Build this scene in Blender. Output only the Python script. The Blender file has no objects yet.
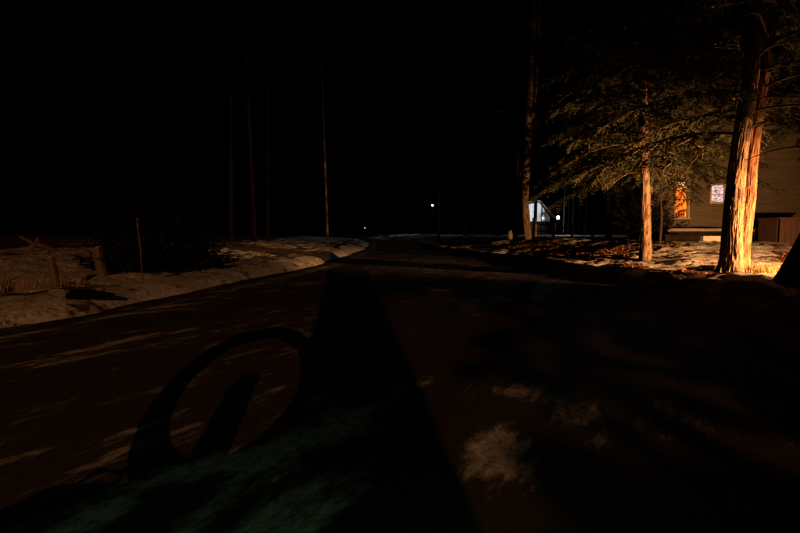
import bpy, math, random
import numpy as np
from mathutils import Vector, Matrix

R = math.radians
rng = np.random.default_rng(7)
random.seed(7)
scene = bpy.context.scene

# ------------------------------------------------------------------ camera
CAM_H = 0.9
cam_d = bpy.data.cameras.new("camera")
cam = bpy.data.objects.new("camera", cam_d)
scene.collection.objects.link(cam)
cam.location = (0, 0, CAM_H)
cam_d.sensor_width = 36.0
cam_d.lens = 24.0
cam_d.clip_start = 0.05
cam_d.clip_end = 2000
PITCH = math.atan(34.5 / 533.3)
cam.rotation_euler = (R(90) - PITCH, 0, 0)
scene.camera = cam

# ------------------------------------------------------------------ sky: a night sky, sun well below the horizon
world = bpy.data.worlds.new("World")
scene.world = world
world.use_nodes = True
wn = world.node_tree
bg = wn.nodes["Background"]
sky = wn.nodes.new("ShaderNodeTexSky")
sky.sky_type = 'NISHITA'
sky.sun_disc = False
sky.sun_elevation = R(-9)
sky.sun_rotation = R(200)
wn.links.new(sky.outputs[0], bg.inputs[0])
bg.inputs[1].default_value = 0.0005

# ------------------------------------------------------------------ exposure
scene.view_settings.view_transform = 'Standard'
scene.view_settings.look = 'None'
scene.view_settings.gamma = 1
scene.view_settings.use_curve_mapping = False
scene.view_settings.exposure = 3.0
scene.render.engine = 'CYCLES'
scene.cycles.use_denoising = True
scene.cycles.max_bounces = 5
scene.cycles.caustics_reflective = False
scene.cycles.caustics_refractive = False

# street lamp behind the camera (its fixture is built further down)
LAMP = Vector((1.8, -16.5, 5.57))
P_STREET = 1600.0
C_STREET = (1.0, 0.38, 0.12)
# low yard floodlight beyond the right edge of the picture
YARD = Vector((8.5, 6.35, .66))
P_YARD = 1400.0
C_YARD = (1.0, 0.43, 0.14)
# white lamp by the far white house, far street lamp
P_WHITE = 95.0
P_FAR = 20.0
P_GREEN_FILL = 1.1  # added source for the green tint on the near snow

def light(name, kind, loc, power, color, radius, parent=None, target=None, angle=None, blend=0.3):
    d = bpy.data.lights.new(name, kind)
    d.energy = power
    d.color = color
    d.shadow_soft_size = radius
    if kind == 'SPOT':
        d.spot_size = angle
        d.spot_blend = blend
    o = bpy.data.objects.new(name, d)
    scene.collection.objects.link(o)
    o.location = loc
    if target is not None:
        o.rotation_euler = (Vector(target) - Vector(loc)).to_track_quat('-Z', 'Y').to_euler()
    if parent:
        o.parent = parent
        o.matrix_parent_inverse = parent.matrix_basis.inverted()
    return o

# ------------------------------------------------------------------ helpers
def at(px, py, Y):
    """world point on the photograph's ray (800x533 pixels) at depth Y"""
    return Vector(((px - 400) / 533.3 * Y, Y, CAM_H + (232 - py) / 533.3 * Y))

def mesh(name, v, f, mat=None, smooth=False, mats=None, midx=None):
    me = bpy.data.meshes.new(name)
    me.from_pydata([tuple(p) for p in v], [], [tuple(q) for q in f])
    if mats:
        for m in mats: me.materials.append(m)
        if midx is not None: me.polygons.foreach_set("material_index", midx)
    elif mat: me.materials.append(mat)
    if smooth: me.polygons.foreach_set("use_smooth", [True] * len(me.polygons))
    me.update()
    return me

def np_mesh(name, V, F, mat, smooth=False):
    """V (n,3) float, F (m,4) or (m,3) int"""
    me = bpy.data.meshes.new(name)
    k = F.shape[1]
    me.vertices.add(len(V)); me.vertices.foreach_set("co", V.astype(np.float32).ravel())
    me.loops.add(len(F) * k); me.loops.foreach_set("vertex_index", F.astype(np.int32).ravel())
    me.polygons.add(len(F))
    me.polygons.foreach_set("loop_start", np.arange(0, len(F) * k, k, dtype=np.int32))
    me.materials.append(mat)
    me.update(calc_edges=True)
    me.polygons.foreach_set("use_smooth", np.full(len(F), smooth))
    return me

def obj(name, me, parent=None, loc=None, **props):
    o = bpy.data.objects.new(name, me)
    scene.collection.objects.link(o)
    if parent: o.parent = parent
    if loc is not None: o.location = loc
    for k, v in props.items():
        if v is not None: o[k] = v
    return o

def thing(name, label, cat, loc=(0, 0, 0), rz=0, group=None):
    o = bpy.data.objects.new(name, None)
    scene.collection.objects.link(o)
    o.location = loc
    o.rotation_euler = (0, 0, rz)
    o.empty_display_size = 0.2
    o['label'] = label
    o['category'] = cat
    if group: o['group'] = group
    return o

class MB:
    def __init__(s): s.v = []; s.f = []
    def add(s, v, f):
        n = len(s.v); s.v += [tuple(p) for p in v]; s.f += [tuple(i + n for i in q) for q in f]
        return s
    def box(s, c, d, rot=None, bev=0.0):
        x, y, z = d[0] / 2, d[1] / 2, d[2] / 2
        b = min(bev, x * .9, y * .9, z * .9)
        if b > 0:
            v = []
            for sx in (-1, 1):
                for sy in (-1, 1):
                    for sz in (-1, 1):
                        v += [(sx * x, sy * (y - b), sz * (z - b)), (sx * (x - b), sy * y, sz * (z - b)), (sx * (x - b), sy * (y - b), sz * z)]
            def i(sx, sy, sz, k): return ((sx > 0) * 4 + (sy > 0) * 2 + (sz > 0)) * 3 + k
            f = []
            for sx in (-1, 1): f.append([i(sx, -1, -1, 0), i(sx, 1, -1, 0), i(sx, 1, 1, 0), i(sx, -1, 1, 0)][::sx])
            for sy in (-1, 1): f.append([i(-1, sy, -1, 1), i(-1, sy, 1, 1), i(1, sy, 1, 1), i(1, sy, -1, 1)][::sy])
            for sz in (-1, 1): f.append([i(-1, -1, sz, 2), i(1, -1, sz, 2), i(1, 1, sz, 2), i(-1, 1, sz, 2)][::sz])
            for a in (-1, 1):
                for c2 in (-1, 1):
                    f.append([i(a, c2, -1, 0), i(a, c2, -1, 1), i(a, c2, 1, 1), i(a, c2, 1, 0)])
                    f.append([i(a, -1, c2, 0), i(a, -1, c2, 2), i(a, 1, c2, 2), i(a, 1, c2, 0)])
                    f.append([i(-1, a, c2, 1), i(-1, a, c2, 2), i(1, a, c2, 2), i(1, a, c2, 1)])
            for a in (-1, 1):
                for c2 in (-1, 1):
                    for e in (-1, 1): f.append([i(a, c2, e, 0), i(a, c2, e, 1), i(a, c2, e, 2)])
        else:
            v = [(sx * x, sy * y, sz * z) for sx in (-1, 1) for sy in (-1, 1) for sz in (-1, 1)]
            f = [(0, 1, 3, 2), (4, 6, 7, 5), (0, 4, 5, 1), (2, 3, 7, 6), (0, 2, 6, 4), (1, 5, 7, 3)]
        M = Matrix.Translation(Vector(c))
        if rot is not None: M = M @ rot.to_4x4()
        return s.add([M @ Vector(p) for p in v], f)
    def tube(s, pts, rad, n=10, cap=True):
        V, F = tube_np(np.array([tuple(p) for p in pts], float), np.array(rad if hasattr(rad, '__len__') else [rad] * len(pts), float), n)
        F = [tuple(q) for q in F.tolist()]
        m = len(pts)
        if cap: F += [tuple(range(n))[::-1], tuple(range((m - 1) * n, m * n))]
        return s.add(V.tolist(), F)
    def torus(s, c, Rr, r, axis='y', n=48, m=12, frac=1.0):
        v = []; f = []
        for i in range(n):
            a = 2 * math.pi * i / n
            for j in range(m):
                b = 2 * math.pi * j / m
                q = Rr + r * math.cos(b); h = r * math.sin(b)
                p = (q * math.cos(a), h, q * math.sin(a))
                v.append((c[0] + p[0], c[1] + p[1], c[2] + p[2]))
        for i in range(n):
            for j in range(m):
                f.append((i * m + j, ((i + 1) % n) * m + j, ((i + 1) % n) * m + (j + 1) % m, i * m + (j + 1) % m))
        return s.add(v, f)
    def lathe(s, c, prof, n=20):
        v = []; f = []
        for (r, z) in prof:
            for i in range(n):
                a = 2 * math.pi * i / n
                v.append((c[0] + r * math.cos(a), c[1] + r * math.sin(a), c[2] + z))
        for k in range(len(prof) - 1):
            for i in range(n):
                f.append((k * n + i, k * n + (i + 1) % n, (k + 1) * n + (i + 1) % n, (k + 1) * n + i))
        f.append(tuple(range(n))[::-1]); f.append(tuple(range((len(prof) - 1) * n, len(prof) * n)))
        return s.add(v, f)
    def build(s, name, mat, parent=None, smooth=False, loc=None, **p):
        return obj(name, mesh(name, s.v, s.f, mat, smooth), parent, loc, **p)

def tube_np(P, rad, n, furrow=None):
    """rings round a path; furrow(theta, along) returns a radius factor"""
    T = np.gradient(P, axis=0)
    T /= np.linalg.norm(T, axis=1)[:, None] + 1e-9
    ref = np.array([1.0, 0, 0]) if abs(T[0, 0]) < .8 else np.array([0, 1.0, 0])
    A = ref - (T @ ref)[:, None] * T
    A /= np.linalg.norm(A, axis=1)[:, None] + 1e-9
    B = np.cross(T, A)
    th = np.linspace(0, 2 * np.pi, n, endpoint=False)
    r = rad[:, None] * np.ones(n)[None]
    if furrow is not None: r = r * furrow(th, P)
    V = P[:, None, :] + r[:, :, None] * (np.cos(th)[None, :, None] * A[:, None, :] + np.sin(th)[None, :, None] * B[:, None, :])
    m = len(P)
    i = np.arange(m - 1)[:, None] * n; j = np.arange(n)[None]
    j2 = (j + 1) % n
    F = np.stack([i + j, i + j2, i + n + j2, i + n + j], -1).reshape(-1, 4)
    return V.reshape(-1, 3), F

# value noise in numpy
_tab = np.random.default_rng(3).random(4096)
def _h(ix, iy, iz):
    return _tab[(ix * 374761393 + iy * 668265263 + iz * 1274126177) & 4095]
def vnoise(x, y, z=0.0):
    x = np.asarray(x, float); y = np.asarray(y, float); z = np.asarray(z, float) + 0 * x
    xi = np.floor(x).astype(np.int64); yi = np.floor(y).astype(np.int64); zi = np.floor(z).astype(np.int64)
    fx = x - xi; fy = y - yi; fz = z - zi
    fx = fx * fx * (3 - 2 * fx); fy = fy * fy * (3 - 2 * fy); fz = fz * fz * (3 - 2 * fz)
    r = 0
    for a in (0, 1):
        for b in (0, 1):
            for c in (0, 1):
                r = r + _h(xi + a, yi + b, zi + c) * (fx if a else 1 - fx) * (fy if b else 1 - fy) * (fz if c else 1 - fz)
    return r
def fbm(x, y, z=0.0, o=4):
    r = 0; a = 0.5; s = 0
    for k in range(o):
        r = r + a * vnoise(x * 2 ** k + 17.3 * k, y * 2 ** k - 9.1 * k, z * 2 ** k); s += a; a *= .5
    return r / s
def sstep(a, b, x):
    t = np.clip((x - a) / (b - a), 0, 1); return t * t * (3 - 2 * t)

# ------------------------------------------------------------------ materials
def mat(name, color, rough=0.8, noise=None, bump=None, color2=None, stretch=(1, 1, 1), metal=0.0, spec=None, detail=6, emit=None, ramp=(0.35, 0.65), coord='Object', translucent=0.0):
    m = bpy.data.materials.new(name); m.use_nodes = True
    nt = m.node_tree; b = nt.nodes["Principled BSDF"]
    b.inputs["Roughness"].default_value = rough
    b.inputs["Metallic"].default_value = metal
    if spec is not None: b.inputs["Specular IOR Level"].default_value = spec
    b.inputs["Base Color"].default_value = (*color, 1)
    if noise or bump:
        tc = nt.nodes.new("ShaderNodeTexCoord"); mp = nt.nodes.new("ShaderNodeMapping")
        mp.inputs["Scale"].default_value = stretch
        nt.links.new(tc.outputs[coord], mp.inputs[0])
    if noise:
        n = nt.nodes.new("ShaderNodeTexNoise"); n.inputs["Scale"].default_value = noise; n.inputs["Detail"].default_value = detail
        n.inputs["Roughness"].default_value = 0.65
        nt.links.new(mp.outputs[0], n.inputs["Vector"])
        r = nt.nodes.new("ShaderNodeValToRGB")
        r.color_ramp.elements[0].position = ramp[0]; r.color_ramp.elements[1].position = ramp[1]
        r.color_ramp.elements[0].color = (*color, 1); r.color_ramp.elements[1].color = (*(color2 or color), 1)
        nt.links.new(n.outputs[0], r.inputs[0]); nt.links.new(r.outputs[0], b.inputs["Base Color"])
    if bump:
        n2 = nt.nodes.new("ShaderNodeTexNoise"); n2.inputs["Scale"].default_value = bump[0]; n2.inputs["Detail"].default_value = 8
        nt.links.new(mp.outputs[0], n2.inputs["Vector"])
        bp = nt.nodes.new("ShaderNodeBump"); bp.inputs["Strength"].default_value = bump[1]; bp.inputs["Distance"].default_value = bump[2]
        nt.links.new(n2.outputs[0], bp.inputs["Height"]); nt.links.new(bp.outputs[0], b.inputs["Normal"])
    if emit:
        b.inputs["Emission Color"].default_value = (*emit[0], 1); b.inputs["Emission Strength"].default_value = emit[1]
    return m

M = {}
M['bark'] = mat("bark", (.035, .022, .013), .95, 14, (34, 1.0, .03), (.25, .165, .10), (1, 1, .3), ramp=(.38, .62))
M['bark_red'] = mat("reddish_bark", (.05, .022, .011), .95, 14, (34, 1.0, .03), (.27, .12, .055), (1, 1, .3), ramp=(.36, .62))
M['bark_dark'] = mat("dark_bark", (.03, .022, .018), .95, 7, (22, .9, .02), (.045, .034, .025), (1, 1, .25), spec=.1)
M['bark_birch'] = mat("birch_bark", (.012, .01, .008), .8, 3, (9, .6, .01), (.2, .16, .12), (1, 1, .7), ramp=(.45, .62))
M['bark_far'] = mat("grey_bark", (.002, .0015, .001), .95, 4, (12, 1, .03), (.009, .006, .004), (1, 1, .5), spec=.1)  # darkness of the woods painted into the bark as near-black
M['bark_black'] = mat("wet_black_bark", (.006, .005, .004), .95, 7, (22, .9, .02), (.016, .012, .009), (1, 1, .25), spec=.05)  # shade of unlit sides and gaps painted as near-black bark
M['limb'] = mat("limb_bark", (.025, .018, .012), .95, 12, None, (.07, .05, .032), spec=.2)
M['twig'] = mat("twig", (.14, .1, .07), .9, 20, None, (.25, .18, .12))
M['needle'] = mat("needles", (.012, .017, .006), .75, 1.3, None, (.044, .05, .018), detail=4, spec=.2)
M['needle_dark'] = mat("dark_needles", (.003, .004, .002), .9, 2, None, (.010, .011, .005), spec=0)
M['wood_post'] = mat("weathered_wood", (.06, .042, .026), .9, 12, (40, .7, .006), (.14, .10, .06), (1, 1, .1))
M['wood_cut'] = mat("pale_wood", (.5, .36, .2), .9, 9, (25, .6, .01), (.32, .22, .12), (1, 1, .2))
M['orange'] = mat("orange_plastic", (.24, .055, .02), .6, 6, None, (.15, .035, .014), spec=.2)
M['rock'] = mat("black_wet_rock", (.003, .003, .003), .95, 8, (14, .8, .02), (.006, .005, .005), spec=0)  # near-black all over, without sheen
M['siding'] = mat("painted_clapboard", (.115, .098, .068), .75, 3, (18, .35, .004), (.07, .058, .038), (.3, 1, 3))
M['trim'] = mat("window_trim", (.42, .36, .27), .6, 8, None, (.34, .29, .21))
M['concrete'] = mat("pale_concrete", (.6, .58, .53), .9, 6, (30, .4, .004), (.5, .47, .42))
M['deckwood'] = mat("deck_boards", (.16, .11, .075), .85, 5, (20, .4, .004), (.25, .17, .11), (.3, 3, 1))
M['redwood'] = mat("red_brown_stain", (.035, .015, .009), .8, 4, (20, .5, .004), (.06, .025, .015), (3, 3, .4))
M['black'] = mat("black_rubber", (.02, .02, .02), .8, 20, (60, .3, .004), (.03, .03, .03))
M['metal'] = mat("grey_metal", (.3, .3, .3), .45, 12, None, (.36, .36, .36), metal=.9)
M['paint'] = mat("dark_green_paint", (.02, .06, .035), .35, 8, None, (.03, .08, .04))
M['whitewall'] = mat("white_boards", (.75, .76, .78), .7, 3, (9, .3, .01), (.62, .64, .66))
M['shingle'] = mat("roof_shingle", (.07, .065, .06), .9, 6, (20, .6, .01), (.12, .11, .1))
M['grass'] = mat("dry_grass", (.36, .25, .09), .85, 5, None, (.22, .13, .05))
M['leaf'] = mat("dead_leaves", (.17, .065, .02), .8, 7, None, (.34, .15, .05))
M['soil'] = mat("soil", (.05, .035, .022), .95, 6, (20, .8, .02), (.09, .06, .04))
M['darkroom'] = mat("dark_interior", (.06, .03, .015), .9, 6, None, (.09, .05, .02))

def snow_only():
    m = mat("snow", (.72, .74, .78), .85, 5, (9, .5, .03), (.82, .83, .85)); return m
M['snow'] = snow_only()

def ground_material():
    m = bpy.data.materials.new("snow_and_litter"); m.use_nodes = True
    nt = m.node_tree; b = nt.nodes["Principled BSDF"]; L = nt.links.new
    tc = nt.nodes.new("ShaderNodeTexCoord")
    at_ = nt.nodes.new("ShaderNodeAttribute"); at_.attribute_name = "snow"
    n1 = nt.nodes.new("ShaderNodeTexNoise"); n1.inputs["Scale"].default_value = 3.1; n1.inputs["Detail"].default_value = 9; n1.inputs["Roughness"].default_value = .62
    mp = nt.nodes.new("ShaderNodeMapping"); mp.inputs["Scale"].default_value = (1.0, .8, 1); mp.inputs["Rotation"].default_value = (0, 0, .4)
    L(tc.outputs["Object"], mp.inputs[0]); L(mp.outputs[0], n1.inputs["Vector"])
    mix = nt.nodes.new("ShaderNodeMath"); mix.operation = 'MULTIPLY_ADD'
    L(n1.outputs[0], mix.inputs[0]); mix.inputs[1].default_value = 1.0; L(at_.outputs["Fac"], mix.inputs[2])
    mr = nt.nodes.new("ShaderNodeMapRange"); mr.interpolation_type = 'SMOOTHSTEP'
    mr.inputs[1].default_value = .93; mr.inputs[2].default_value = 1.06
    L(mix.outputs[0], mr.inputs[0])
    # snow colour, dirty towards the road
    n2 = nt.nodes.new("ShaderNodeTexNoise"); n2.inputs["Scale"].default_value = 1.7; n2.inputs["Detail"].default_value = 8
    L(tc.outputs["Object"], n2.inputs["Vector"])
    r2 = nt.nodes.new("ShaderNodeValToRGB")
    r2.color_ramp.elements[0].position = .3; r2.color_ramp.elements[0].color = (.46, .44, .41, 1)
    r2.color_ramp.elements[1].position = .62; r2.color_ramp.elements[1].color = (.80, .81, .83, 1)
    L(n2.outputs[0], r2.inputs[0])
    n3 = nt.nodes.new("ShaderNodeTexNoise"); n3.inputs["Scale"].default_value = 30; n3.inputs["Detail"].default_value = 6
    L(tc.outputs["Object"], n3.inputs["Vector"])
    r3 = nt.nodes.new("ShaderNodeValToRGB")
    r3.color_ramp.elements[0].position = .4; r3.color_ramp.elements[0].color = (.03, .017, .008, 1)
    r3.color_ramp.elements[1].position = .66; r3.color_ramp.elements[1].color = (.17, .075, .028, 1)
    L(n3.outputs[0], r3.inputs[0])
    # debris specks over the snow
    n4 = nt.nodes.new("ShaderNodeTexNoise"); n4.inputs["Scale"].default_value = 16; n4.inputs["Detail"].default_value = 7; n4.inputs["Roughness"].default_value = .8
    L(tc.outputs["Object"], n4.inputs["Vector"])
    r4 = nt.nodes.new("ShaderNodeValToRGB")
    r4.color_ramp.elements[0].position = .37; r4.color_ramp.elements[0].color = (.22, .19, .16, 1)
    r4.color_ramp.elements[1].position = .53; r4.color_ramp.elements[1].color = (1, 1, 1, 1)
    L(n4.outputs[0], r4.inputs[0])
    mul = nt.nodes.new("ShaderNodeMix"); mul.data_type = 'RGBA'; mul.blend_type = 'MULTIPLY'; mul.inputs[0].default_value = 1
    L(r2.outputs[0], mul.inputs[6]); L(r4.outputs[0], mul.inputs[7])
    mc = nt.nodes.new("ShaderNodeMix"); mc.data_type = 'RGBA'
    L(mr.outputs[0], mc.inputs[0]); L(r3.outputs[0], mc.inputs[6]); L(mul.outputs[2], mc.inputs[7])
    L(mc.outputs[2], b.inputs["Base Color"])
    b.inputs["Roughness"].default_value = .9
    b.inputs["Specular IOR Level"].default_value = .2
    # relief: snow crust, clods
    add = nt.nodes.new("ShaderNodeMath"); add.operation = 'MULTIPLY_ADD'
    L(n1.outputs[0], add.inputs[0]); add.inputs[1].default_value = 2.2; L(n4.outputs[0], add.inputs[2])
    add2 = nt.nodes.new("ShaderNodeMath"); add2.operation = 'MULTIPLY_ADD'
    L(mr.outputs[0], add2.inputs[0]); add2.inputs[1].default_value = .5; L(add.outputs[0], add2.inputs[2])
    bp = nt.nodes.new("ShaderNodeBump"); bp.inputs["Strength"].default_value = 1.0; bp.inputs["Distance"].default_value = .085
    L(add2.outputs[0], bp.inputs["Height"]); L(bp.outputs[0], b.inputs["Normal"])
    return m

def road_material():
    m = bpy.data.materials.new("asphalt_with_packed_snow"); m.use_nodes = True
    nt = m.node_tree; b = nt.nodes["Principled BSDF"]; L = nt.links.new
    tc = nt.nodes.new("ShaderNodeTexCoord")
    def nz(scale, det, rough, sc, rot=0.0):
        mp = nt.nodes.new("ShaderNodeMapping"); mp.vector_type = 'TEXTURE'
        mp.inputs["Rotation"].default_value = (0, 0, rot); mp.inputs["Scale"].default_value = sc
        L(tc.outputs["Object"], mp.inputs[0])
        n = nt.nodes.new("ShaderNodeTexNoise"); n.inputs["Scale"].default_value = scale; n.inputs["Detail"].default_value = det; n.inputs["Roughness"].default_value = rough
        L(mp.outputs[0], n.inputs["Vector"]); return n
    at_ = nt.nodes.new("ShaderNodeAttribute"); at_.attribute_name = "snow"
    big = nz(.9, 10, .68, (1, 2.2, 1), R(-20))
    streak = nz(3.2, 12, .74, (.5, 2.1, 1), R(-27))
    a = nt.nodes.new("ShaderNodeMath"); a.operation = 'MULTIPLY_ADD'
    L(big.outputs[0], a.inputs[0]); a.inputs[1].default_value = .5; L(streak.outputs[0], a.inputs[2])
    a2 = nt.nodes.new("ShaderNodeMath"); a2.operation = 'ADD'
    L(a.outputs[0], a2.inputs[0]); L(at_.outputs["Fac"], a2.inputs[1])
    mr = nt.nodes.new("ShaderNodeMapRange"); mr.interpolation_type = 'SMOOTHSTEP'
    mr.inputs[1].default_value = .80; mr.inputs[2].default_value = 1.00
    L(a2.outputs[0], mr.inputs[0])
    fine = nz(90, 6, .7, (1, 1, 1))
    rr = nt.nodes.new("ShaderNodeValToRGB")
    rr.color_ramp.elements[0].position = .38; rr.color_ramp.elements[0].color = (.014, .0115, .010, 1)
    rr.color_ramp.elements[1].position = .7; rr.color_ramp.elements[1].color = (.048, .041, .037, 1)
    L(fine.outputs[0], rr.inputs[0])
    sn = nz(24, 8, .75, (1, 1.6, 1), R(-20))
    rs = nt.nodes.new("ShaderNodeValToRGB")
    rs.color_ramp.elements[0].position = .34; rs.color_ramp.elements[0].color = (.10, .09, .08, 1)
    rs.color_ramp.elements[1].position = .66; rs.color_ramp.elements[1].color = (.50, .50, .50, 1)
    L(sn.outputs[0], rs.inputs[0])
    mc = nt.nodes.new("ShaderNodeMix"); mc.data_type = 'RGBA'
    L(mr.outputs[0], mc.inputs[0]); L(rr.outputs[0], mc.inputs[6]); L(rs.outputs[0], mc.inputs[7])
    L(mc.outputs[2], b.inputs["Base Color"])
    b.inputs["Roughness"].default_value = .92
    b.inputs["Specular IOR Level"].default_value = .05
    add = nt.nodes.new("ShaderNodeMath"); add.operation = 'MULTIPLY_ADD'
    L(mr.outputs[0], add.inputs[0]); add.inputs[1].default_value = .6; L(fine.outputs[0], add.inputs[2])
    bp = nt.nodes.new("ShaderNodeBump"); bp.inputs["Strength"].default_value = .5; bp.inputs["Distance"].default_value = .006
    L(add.outputs[0], bp.inputs["Height"]); L(bp.outputs[0], b.inputs["Normal"])
    return m
M['ground'] = ground_material(); M['road'] = road_material()

# ------------------------------------------------------------------ terrain
YL = [-60, -16, 0, 4.8, 6.0, 8.3, 10, 13, 20, 28, 40, 60, 90, 140]
XL = [-6, -5.6, -4.8, -3.62, -3.25, -3.05, -2.8, -2.25, -1.95, -1.75, -2.2, -4.5, -12, -30]
YR = [-60, -20, -14, 0, 4, 7.1, 8.9, 11.4, 16.7, 25, 40, 60, 90, 140]
XR = [5, 4.6, 4.6, 6.6, 5.9, 4.85, 4.2, 3.6, 3.5, 1.5, 1.0, -1.1, -8, -25]
def xl(y): return np.interp(y, YL, XL)
def xr(y): return np.interp(y, YR, XR)

def ground_z(x, y):
    x = np.asarray(x, float); y = np.asarray(y, float)
    x, y = np.broadcast_arrays(x, y)
    wob = (fbm(x * .9, y * .9, 5.0) - .5) * .35
    dl = xl(y) - x + wob; dr = x - xr(y) + wob
    lump = (fbm(x * 1.1, y * 1.1, 1.0, 5) - .5)
    lump2 = (fbm(x * 4.3, y * 4.3, 2.0, 3) - .5)
    # left bank: ploughed edge, then gently rising snow field
    zl = -.07 + .20 * sstep(-.05, .38, dl) + .05 * sstep(.3, .7, dl) - .05 * sstep(.9, 1.8, dl) + .28 * sstep(1.0, 7, dl) + .12 * sstep(7, 16, dl)
    zl = zl + sstep(.1, 1.2, dl) * (.22 * lump + .13 * lump2) + .3 * sstep(12, 40, dl)
    # right bank: low ridge at the road edge, rising lawn behind it
    zr = -.07 + .25 * sstep(-.08, .55, dr) + .03 * sstep(.8, 3.0, dr) + .38 * sstep(9.5, 16.5, y) * sstep(.8, 4.5, dr)
    zr = zr + sstep(.1, .8, dr) * (.17 * lump + .09 * lump2)
    z = np.where(dl > dr, zl, zr) + .035 * (fbm(x * 7.5, y * 7.5, 6.0, 2) - .5) * sstep(0, .3, np.maximum(dl, dr))
    return z
def gz(x, y): return float(ground_z(np.array([x]), np.array([y]))[0])

def lines(a, b, step, lo, hi, grow=1.16):
    c = list(np.arange(a, b + step / 2, step)); s = step; x = c[-1]
    while x < hi: s *= grow; x += s; c.append(x)
    s = step; x = c[0]; pre = []
    while x > lo: s *= grow; x -= s; pre.append(x)
    return np.array(pre[::-1] + c)

def snow_right(x, y):
    dr = x - xr(y)
    v = .53 + 2.7 * (fbm(x * 1.05, y * .8, 3.3, 5) - .50) + .14 * np.exp(-((dr - .45) / .35) ** 2) + .10 * sstep(5.9, 6.6, x) * sstep(17.5, 14, y)
    v = v + .75 * np.exp(-(((x - 6.0) / 1.1) ** 2 + ((y - 8.35) / .6) ** 2)) + .22 * np.exp(-(((x - 7.0) / 1.0) ** 2 + ((y - 12.5) / 1.8) ** 2))
    v = v - .5 * np.exp(-(((x - 5.4) / .9) ** 2 + ((y - 16.3) / 3.0) ** 2)) + .4 * np.exp(-(((x - 5.75) / .4) ** 2 + ((y - 11.9) / .35) ** 2))
    return v
gx = lines(-11, 12, .075, -260, 260); gy = lines(3, 26, .075, -70, 420, 1.1)
GX, GY = np.meshgrid(gx, gy)
GZ = ground_z(GX, GY)
nx, ny = len(gx), len(gy)
V = np.stack([GX, GY, GZ], -1).reshape(-1, 3)
i = np.arange(ny - 1)[:, None] * nx; j = np.arange(nx - 1)[None]
F = np.stack([i + j, i + j + 1, i + nx + j + 1, i + nx + j], -1).reshape(-1, 4)
me = np_mesh("ground", V, F, M['ground'], True)
dl = xl(GY) - GX; dr = GX - xr(GY)
# how much snow lies there: left nearly whole, right in patches
sn_l = .62 - .32 * sstep(5.5, 8, dl) * (vnoise(GX * .5, GY * .4) > .35) - .1 * (fbm(GX * 1.3, GY * .8, 9) - .4)
tuft = np.exp(-(((GX + 4.9) / .9) ** 2 + ((GY - 6.6) / .45) ** 2))
sn_l = sn_l - .45 * tuft * (fbm(GX * 5, GY * 5, 4) > .45)
sn_r = snow_right(GX, GY)
snow = np.where(dl > dr, sn_l, sn_r).astype(np.float32)
snow = snow - .5 * sstep(14, 30, GY) * (dl > 7) - 1.0 * sstep(34, 42, GY) * (dr > 6)
at1 = me.attributes.new("snow", 'FLOAT', 'POINT'); at1.data.foreach_set("value", snow.ravel().astype(np.float32))
ground = obj("ground", me, kind="structure")

# road sheet
ry = lines(1, 20, .2, -70, 140, 1.08)
tx = np.linspace(-.03, 1.03, 50)
RY = np.repeat(ry[:, None], len(tx), 1)
RX = xl(RY) * (1 - tx) + xr(RY) * tx
RX = RX + np.where(tx < .5, -.25, .25) * (abs(tx - .5) > .5)
RZ = .012 * (fbm(RX * .8, RY * .5, 2) - .5)
V = np.stack([RX, RY, RZ], -1).reshape(-1, 3)
nx = len(tx); ny = len(ry)
i = np.arange(ny - 1)[:, None] * nx; j = np.arange(nx - 1)[None]
F = np.stack([i + j, i + j + 1, i + nx + j + 1, i + nx + j], -1).reshape(-1, 4)
me = np_mesh("road", V, F, M['road'], True)
def blob(cx, cy, sx, sy, a, rot=0.0):
    dx = RX - cx; dy = RY - cy; c, s = math.cos(rot), math.sin(rot)
    u = dx * c - dy * s; v = dx * s + dy * c          # v runs along the blob
    return a * np.exp(-((u / sx) ** 2 + (v / sy) ** 2))
rs = .015 - .05 * sstep(-.6, .3, RX) * sstep(7, 5, RY) + 0 * RX
rs = rs + blob(-.75, 1.95, .055, .62, .40, R(42)) + blob(-.22, 2.55, .075, .55, .34, R(28)) + blob(-.28, 1.72, .10, .24, .34, R(40)) + blob(.36, 2.05, .10, .32, .42, R(10)) \
     + blob(.64, 2.95, .08, .22, .34, R(10)) + blob(.84, 2.65, .11, .40, .34, R(14)) + blob(1.3, 2.6, .12, .28, .22, R(20)) + blob(-2.4, 3.9, .16, 1.2, .10, R(24)) \
     + .12 * np.exp(-((RX - xl(RY) - .35) / .2) ** 2)
rs = rs + .03 * sstep(6, 14, RY)
at2 = me.attributes.new("snow", 'FLOAT', 'POINT'); at2.data.foreach_set("value", rs.ravel().astype(np.float32))
obj("road", me, kind="structure")

# ------------------------------------------------------------------ trees
def smooth_path(ctrl, n):
    c = np.array(ctrl, float); t = np.linspace(0, 1, len(c)); u = np.linspace(0, 1, n)
    # Catmull-Rom
    out = np.zeros((n, 3)); m = len(c)
    for k, uu in enumerate(u):
        s = uu * (m - 1); a = min(int(s), m - 2); f = s - a
        p0 = c[max(a - 1, 0)]; p1 = c[a]; p2 = c[a + 1]; p3 = c[min(a + 2, m - 1)]
        out[k] = .5 * ((2 * p1) + (-p0 + p2) * f + (2 * p0 - 5 * p1 + 4 * p2 - p3) * f * f + (-p0 + 3 * p1 - 3 * p2 + p3) * f ** 3)
    return out

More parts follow.
